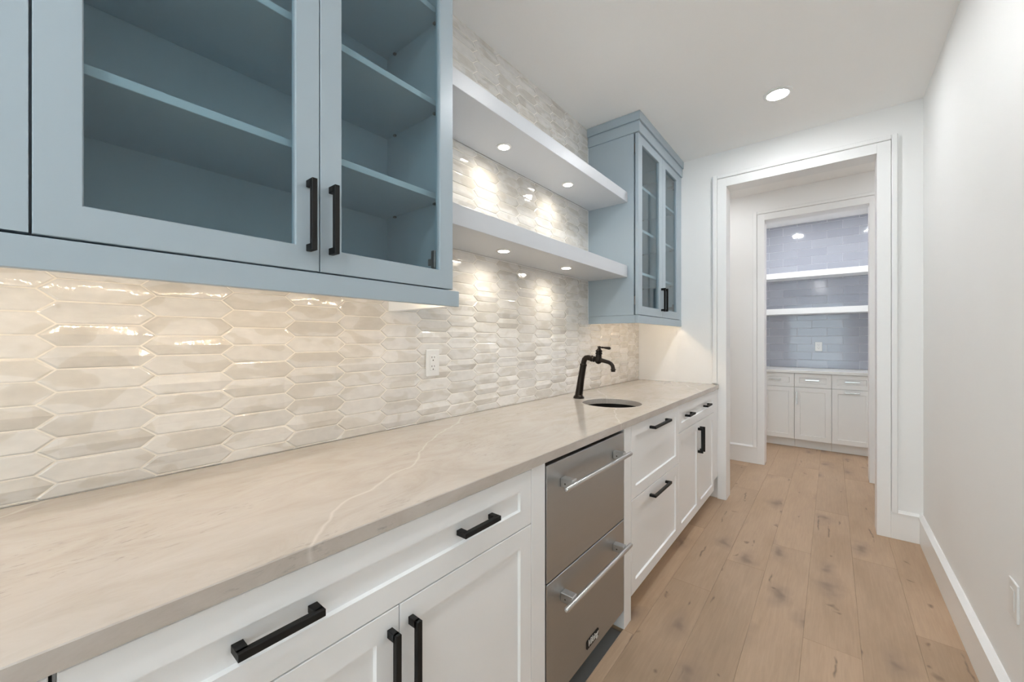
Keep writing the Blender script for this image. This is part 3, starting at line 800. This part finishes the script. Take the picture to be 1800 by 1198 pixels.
MB().box(XU - .025, XU + .024, -.45, .957, DZ1 + .0745, ZC - .001, .001).build('upper_crown', 'blue', t)
led = MB().box(XU - .075, XU - .063, -.42, .890, DZ0 - .0125, DZ0 - .0102).build('led_strip', 'plastic', t)
mb = MB(); y = -.415
while y < .885:
    mb.box(XU - .0715, XU - .0665, y, y + .0050, DZ0 - .0142, DZ0 - .0126); y += .0165
mb.build('led_diodes', 'led', led)

# right cabinet
t = thing('glass_wall_cabinet', (XL + .18, 3.04, RZ), 'narrow-looking pale blue glass-door wall cabinet with crown beside the doorway', 'cabinet')
wall_cabinet(t, YRC, 3.50, [(2.5645, 3.0440), (3.0466, 3.4690)], .069, [1.745, 2.048, 2.352], True, [3.018, 3.073], None)
MB().box(XU - .024, XU - .001, 3.4715, YE - .001, DZ0 - .002, DZ1).build('filler_panel', 'blue', t)
mb = MB(); mb.box(XU - .020, XU, YRC, YE - .001, RZ, DZ0 - .0035, .001); mb.box(XL + .0005, XU - .0205, YRC, YRC + .018, RZ, DZ0 - .0035, .001)
mb.build('light_rail', 'blue', t)
MB().box(XL + .001, XU - .0205, YRC + .0185, YE - .001, DZ0 - .010, DZ0 - .0025).build('underside', 'white', t)
MB().box(XL + .001, XU + .010, YRC - .010, YE - .001, DZ1 + .003, DZ1 + .074, .0015).build('lower_crown', 'blue', t)
MB().box(XL + .001, XU + .020, YRC - .022, YE - .001, DZ1 + .0745, ZC - .001, .0015).build('upper_crown', 'blue', t)
led = MB().box(XU - .075, XU - .063, YRC + .04, 3.40, DZ0 - .0125, DZ0 - .0102).build('led_strip', 'plastic', t)
mb = MB(); y = YRC + .045
while y < 3.395:
    mb.box(XU - .0715, XU - .0665, y, y + .0050, DZ0 - .0142, DZ0 - .0126); y += .0165
mb.build('led_diodes', 'led', led)

# ------------------------------------------------------------------ floating shelves with puck lights
SXF = -1.068
for nm, z0, z1, xs, lab in (('floating_shelf', 2.195, 2.262, -1.221, 'upper thick floating shelf with two puck lights, between the blue cabinets'),
                            ('floating_shelf', 1.691, 1.769, -1.203, 'lower thick floating shelf with two puck lights, between the blue cabinets')):
    t = thing('floating_shelf', ((XL + SXF) / 2, 1.74, z0), lab, 'shelf')
    MB().box(XL + .0055, SXF, .9265, YRC - .0005, z0, z1, .0015).build('board', 'shelf', t)
    for yp in ((1.454, 2.044) if z0 > 2 else (1.431, 1.996)):
        pk = MB().lathe((xs, yp, z0 - .0001), (0, 0, -1), [(0, .036), (.003, .035), (.0045, .030)], 32).build('puck_light', 'plastic', t, smooth=True)
        MB().lathe((xs, yp, z0 - .0047), (0, 0, -1), [(0, .026), (.0008, .025)], 28).build('lens', 'puck', pk)
        ld = bpy.data.lights.new('puck_beam', 'SPOT'); ld.energy = PUCK_W; ld.color = (1, .90, .74)
        ld.spot_size = R(165); ld.spot_blend = 1.0; ld.shadow_soft_size = .02
        lo = bpy.data.objects.new('puck_beam', ld); COL.objects.link(lo); lo.location = (xs, yp, z0 - .012)

# ------------------------------------------------------------------ outlets and ceiling lights
def outlet(name, fc, cu, cv, w, h, label, kind):
    t = thing(name, fc(cu, cv - h / 2, 0), label, 'outlet' if kind != 'rocker' else 'outlet')
    mb = MB(); fc.box(mb, cu - w / 2, cu + w / 2, cv - h / 2, cv + h / 2, 0, .0055, .0018); p = mb.build('cover_plate', 'plastic', t)
    mb = MB(); fc.box(mb, cu - .0168, cu + .0168, cv - .0335, cv + .0335, .0055, .0072, .0008); p = mb.build('receptacle', 'plastic', t)
    for s in ((.0195, -.0195) if kind == 'duplex' else ()):
        sl = MB()
        fc.box(sl, cu - .0082, cu - .0058, cv + s + .001, cv + s + .0090, .0072, .0076)
        fc.box(sl, cu + .0058, cu + .0082, cv + s + .002, cv + s + .0085, .0072, .0076)
        fc.box(sl, cu - .0025, cu + .0025, cv + s - .0105, cv + s - .0055, .0072, .0076)
        sl.build('socket_slots', 'slot', p)
FT = Face('+x', XL + .0035)
outlet('wall_outlet', FT, 1.130, 1.170, .073, .116, 'white duplex outlet on the pearly tile backsplash', 'duplex')
class FaceR(Face):
    def __init__(s, p): s.p = p; s.mode = '-x'
    def __call__(s, u, v, n): return (s.p - n, u, v)
    def box(s, mb, u0, u1, v0, v1, n0, n1, bev=0.0): mb.box(s.p - n1, s.p - n0, u0, u1, v0, v1, bev)
outlet('wall_outlet', FaceR(XR), 1.943, .461, .075, .118, 'white cover plate low on the right wall at the picture edge', 'plate')
outlet('wall_outlet', Face('-y', PAN_BACK - .001), -.127, 1.187, .072, .116, 'small white outlet on the grey-blue pantry tiles', 'duplex')

def downlight(x, y, label, lens='downlight'):
    t = thing('ceiling_light', (x, y, ZC - .012), label, 'ceiling light', 'recessed ceiling lights')
    MB().lathe((x, y, ZC - .0002), (0, 0, -1), [(0, .076), (.004, .076), (.009, .066), (.0095, .058)], 40).build('trim_ring', 'plastic', t, smooth=True)
    MB().lathe((x, y, ZC - .0098), (0, 0, -1), [(0, .056), (.001, .055)], 36).build('lens', lens, t)
downlight(-.256, 2.905, 'round recessed light in the ceiling before the doorway')
for y, w_ in ((1.75, 'over the round sink'), (-.56, 'behind the viewer'), (-1.715, 'midway to the rear window'), (-2.87, 'near the rear window')): downlight(-.256, y, 'round recessed ceiling light ' + w_ + ', out of the picture')  # row continued behind the viewer with added, unseen lamps
for x, w_ in ((-.95, 'left'), (.75, 'right')): downlight(x, 4.21, 'unseen round light added in the cross hall ceiling, ' + w_ + ' of the openings', 'downlight_dim')  # hall lamps added out of view to light the hall
downlight(.42, 5.45, 'second pantry ceiling light, added unseen behind the right casing')  # extra lamp added to brighten the pantry cabinets
downlight(-.374, 5.645, 'round recessed light in the pantry ceiling, mirrored in the blue tiles')

# ------------------------------------------------------------------ pantry beyond the second opening
PF = Face('-y', 5.735)
PB = PAN_BACK
X_SPLITS = [-.985, -.664, -.3423, .001, .344, .70]
labels = ['pale grey pantry cabinet hidden at the far left', 'left pale grey pantry cabinet, its pulls hidden by the casing',
          'middle pantry cabinet with a vertical chrome door pull', 'right pantry cabinet with two horizontal chrome pulls', 'pale grey pantry cabinet hidden at the far right']
for i in (1, 2, 3):
    a, b_ = X_SPLITS[i] + .002, X_SPLITS[i + 1] - .002
    t = thing('pantry_cabinet', ((a + b_) / 2, 6.03, 0), labels[i], 'cabinet', 'pantry base cabinets')
    MB().box(a - .001, b_ + .001, 5.759, PB - .001, .10, .8825).build('body', 'pantry', t)
    MB().box(a - .001, b_ + .001, 5.812, 5.830, 0, .10).build('toe_kick', 'pantry', t)
    dr = shaker(PF, a, b_, .7205, .878, w=.045).build('drawer_front', 'pantry', t)
    d = shaker(PF, a, b_, .106, .7165, w=.052).build('door', 'pantry', t)
    c_ = (a + b_) / 2
    if i == 1: pull(PF, c_ - .03, .80, .12, False, dr, 'chrome', .010, .028, off=-.008); pull(PF, a + .03, .60, .13, True, d, 'chrome', .010, .028)
    if i == 2: pull(PF, -.1745, .805, .125, False, dr, 'chrome', .011, .028, off=-.008); pull(PF, -.318, .590, .150, True, d, 'chrome', .011, .028)
    if i == 3: pull(PF, .178, .805, .125, False, dr, 'chrome', .011, .028, off=-.008); pull(PF, .178, .685, .125, False, d, 'chrome', .011, .028)
for a, b_ in ((-.998, -.666), (.346, .878)):      # the run continues out of sight
    t = thing('pantry_cabinet', ((a + b_) / 2, 6.03, 0), 'pale grey end cabinet of the pantry run, behind the ' + ('left' if a < 0 else 'right') + ' casing', 'cabinet', 'pantry base cabinets')
    MB().box(a, b_, 5.759, PB - .001, .10, .8825).build('body', 'pantry', t)
    MB().box(a, b_, 5.812, 5.830, 0, .10).build('toe_kick', 'pantry', t)
    shaker(PF, a + .002, b_ - .002, .7205, .878, w=.045).build('drawer_front', 'pantry', t)
    shaker(PF, a + .002, b_ - .002, .106, .7165, w=.052).build('door', 'pantry', t)
MB().box(-.999, .879, 5.705, PB - .0005, .8835, .914, .0015).build('pantry_countertop', 'pstone', None, label='pale quartz countertop along the pantry back wall', cat='countertop')
for z0, z1, lab in ((2.046, 2.116, 'upper thick white pantry shelf on grey-blue tiles'), (1.592, 1.664, 'lower thick white pantry shelf on grey-blue tiles')):
    t = thing('pantry_shelf', (-.06, 6.18, z0), lab, 'shelf')
    MB().box(-.999, .879, 6.035, PB - .0005, z0, z1, .0015).build('board', 'white', t)
MB().box(-1.0, .88, PB + .003, PB + .008, .915, ZC - .001).build('grout_bed', 'pgrout', wp)
RH, RL = .1016, .3048
def sub_tile(x0, x1, z0, z1):
    g, e = .0016, .0015
    x0 += g; x1 -= g; z0 += g; z1 -= g
    y0, y1, y2 = PB + .004, PB + .001, PB
    v = [(x0, y0, z0), (x1, y0, z0), (x1, y0, z1), (x0, y0, z1), (x0, y1, z0), (x1, y1, z0), (x1, y1, z1), (x0, y1, z1),
         (x0 + e, y2, z0 + e), (x1 - e, y2, z0 + e), (x1 - e, y2, z1 - e), (x0 + e, y2, z1 - e)]
    f = [[3, 2, 1, 0]] + [[4 * k + i, 4 * k + (i + 1) % 4, 4 * k + 4 + (i + 1) % 4, 4 * k + 4 + i] for k in range(2) for i in range(4)] + [[8, 9, 10, 11]]
    MB().poly(v, f).build('tile', 'ptile', wp)
row = 0; z = .915
while z < ZC - .01:
    zt = min(z + RH, ZC - .001)
    x = -.653 + (RL / 2 if row % 2 else 0) - 2 * RL
    while x < .88:
        a, b_ = max(x, -1.0), min(x + RL, .88)
        if b_ - a > .02: sub_tile(a, b_, z, zt)
        x += RL
    z += RH; row += 1
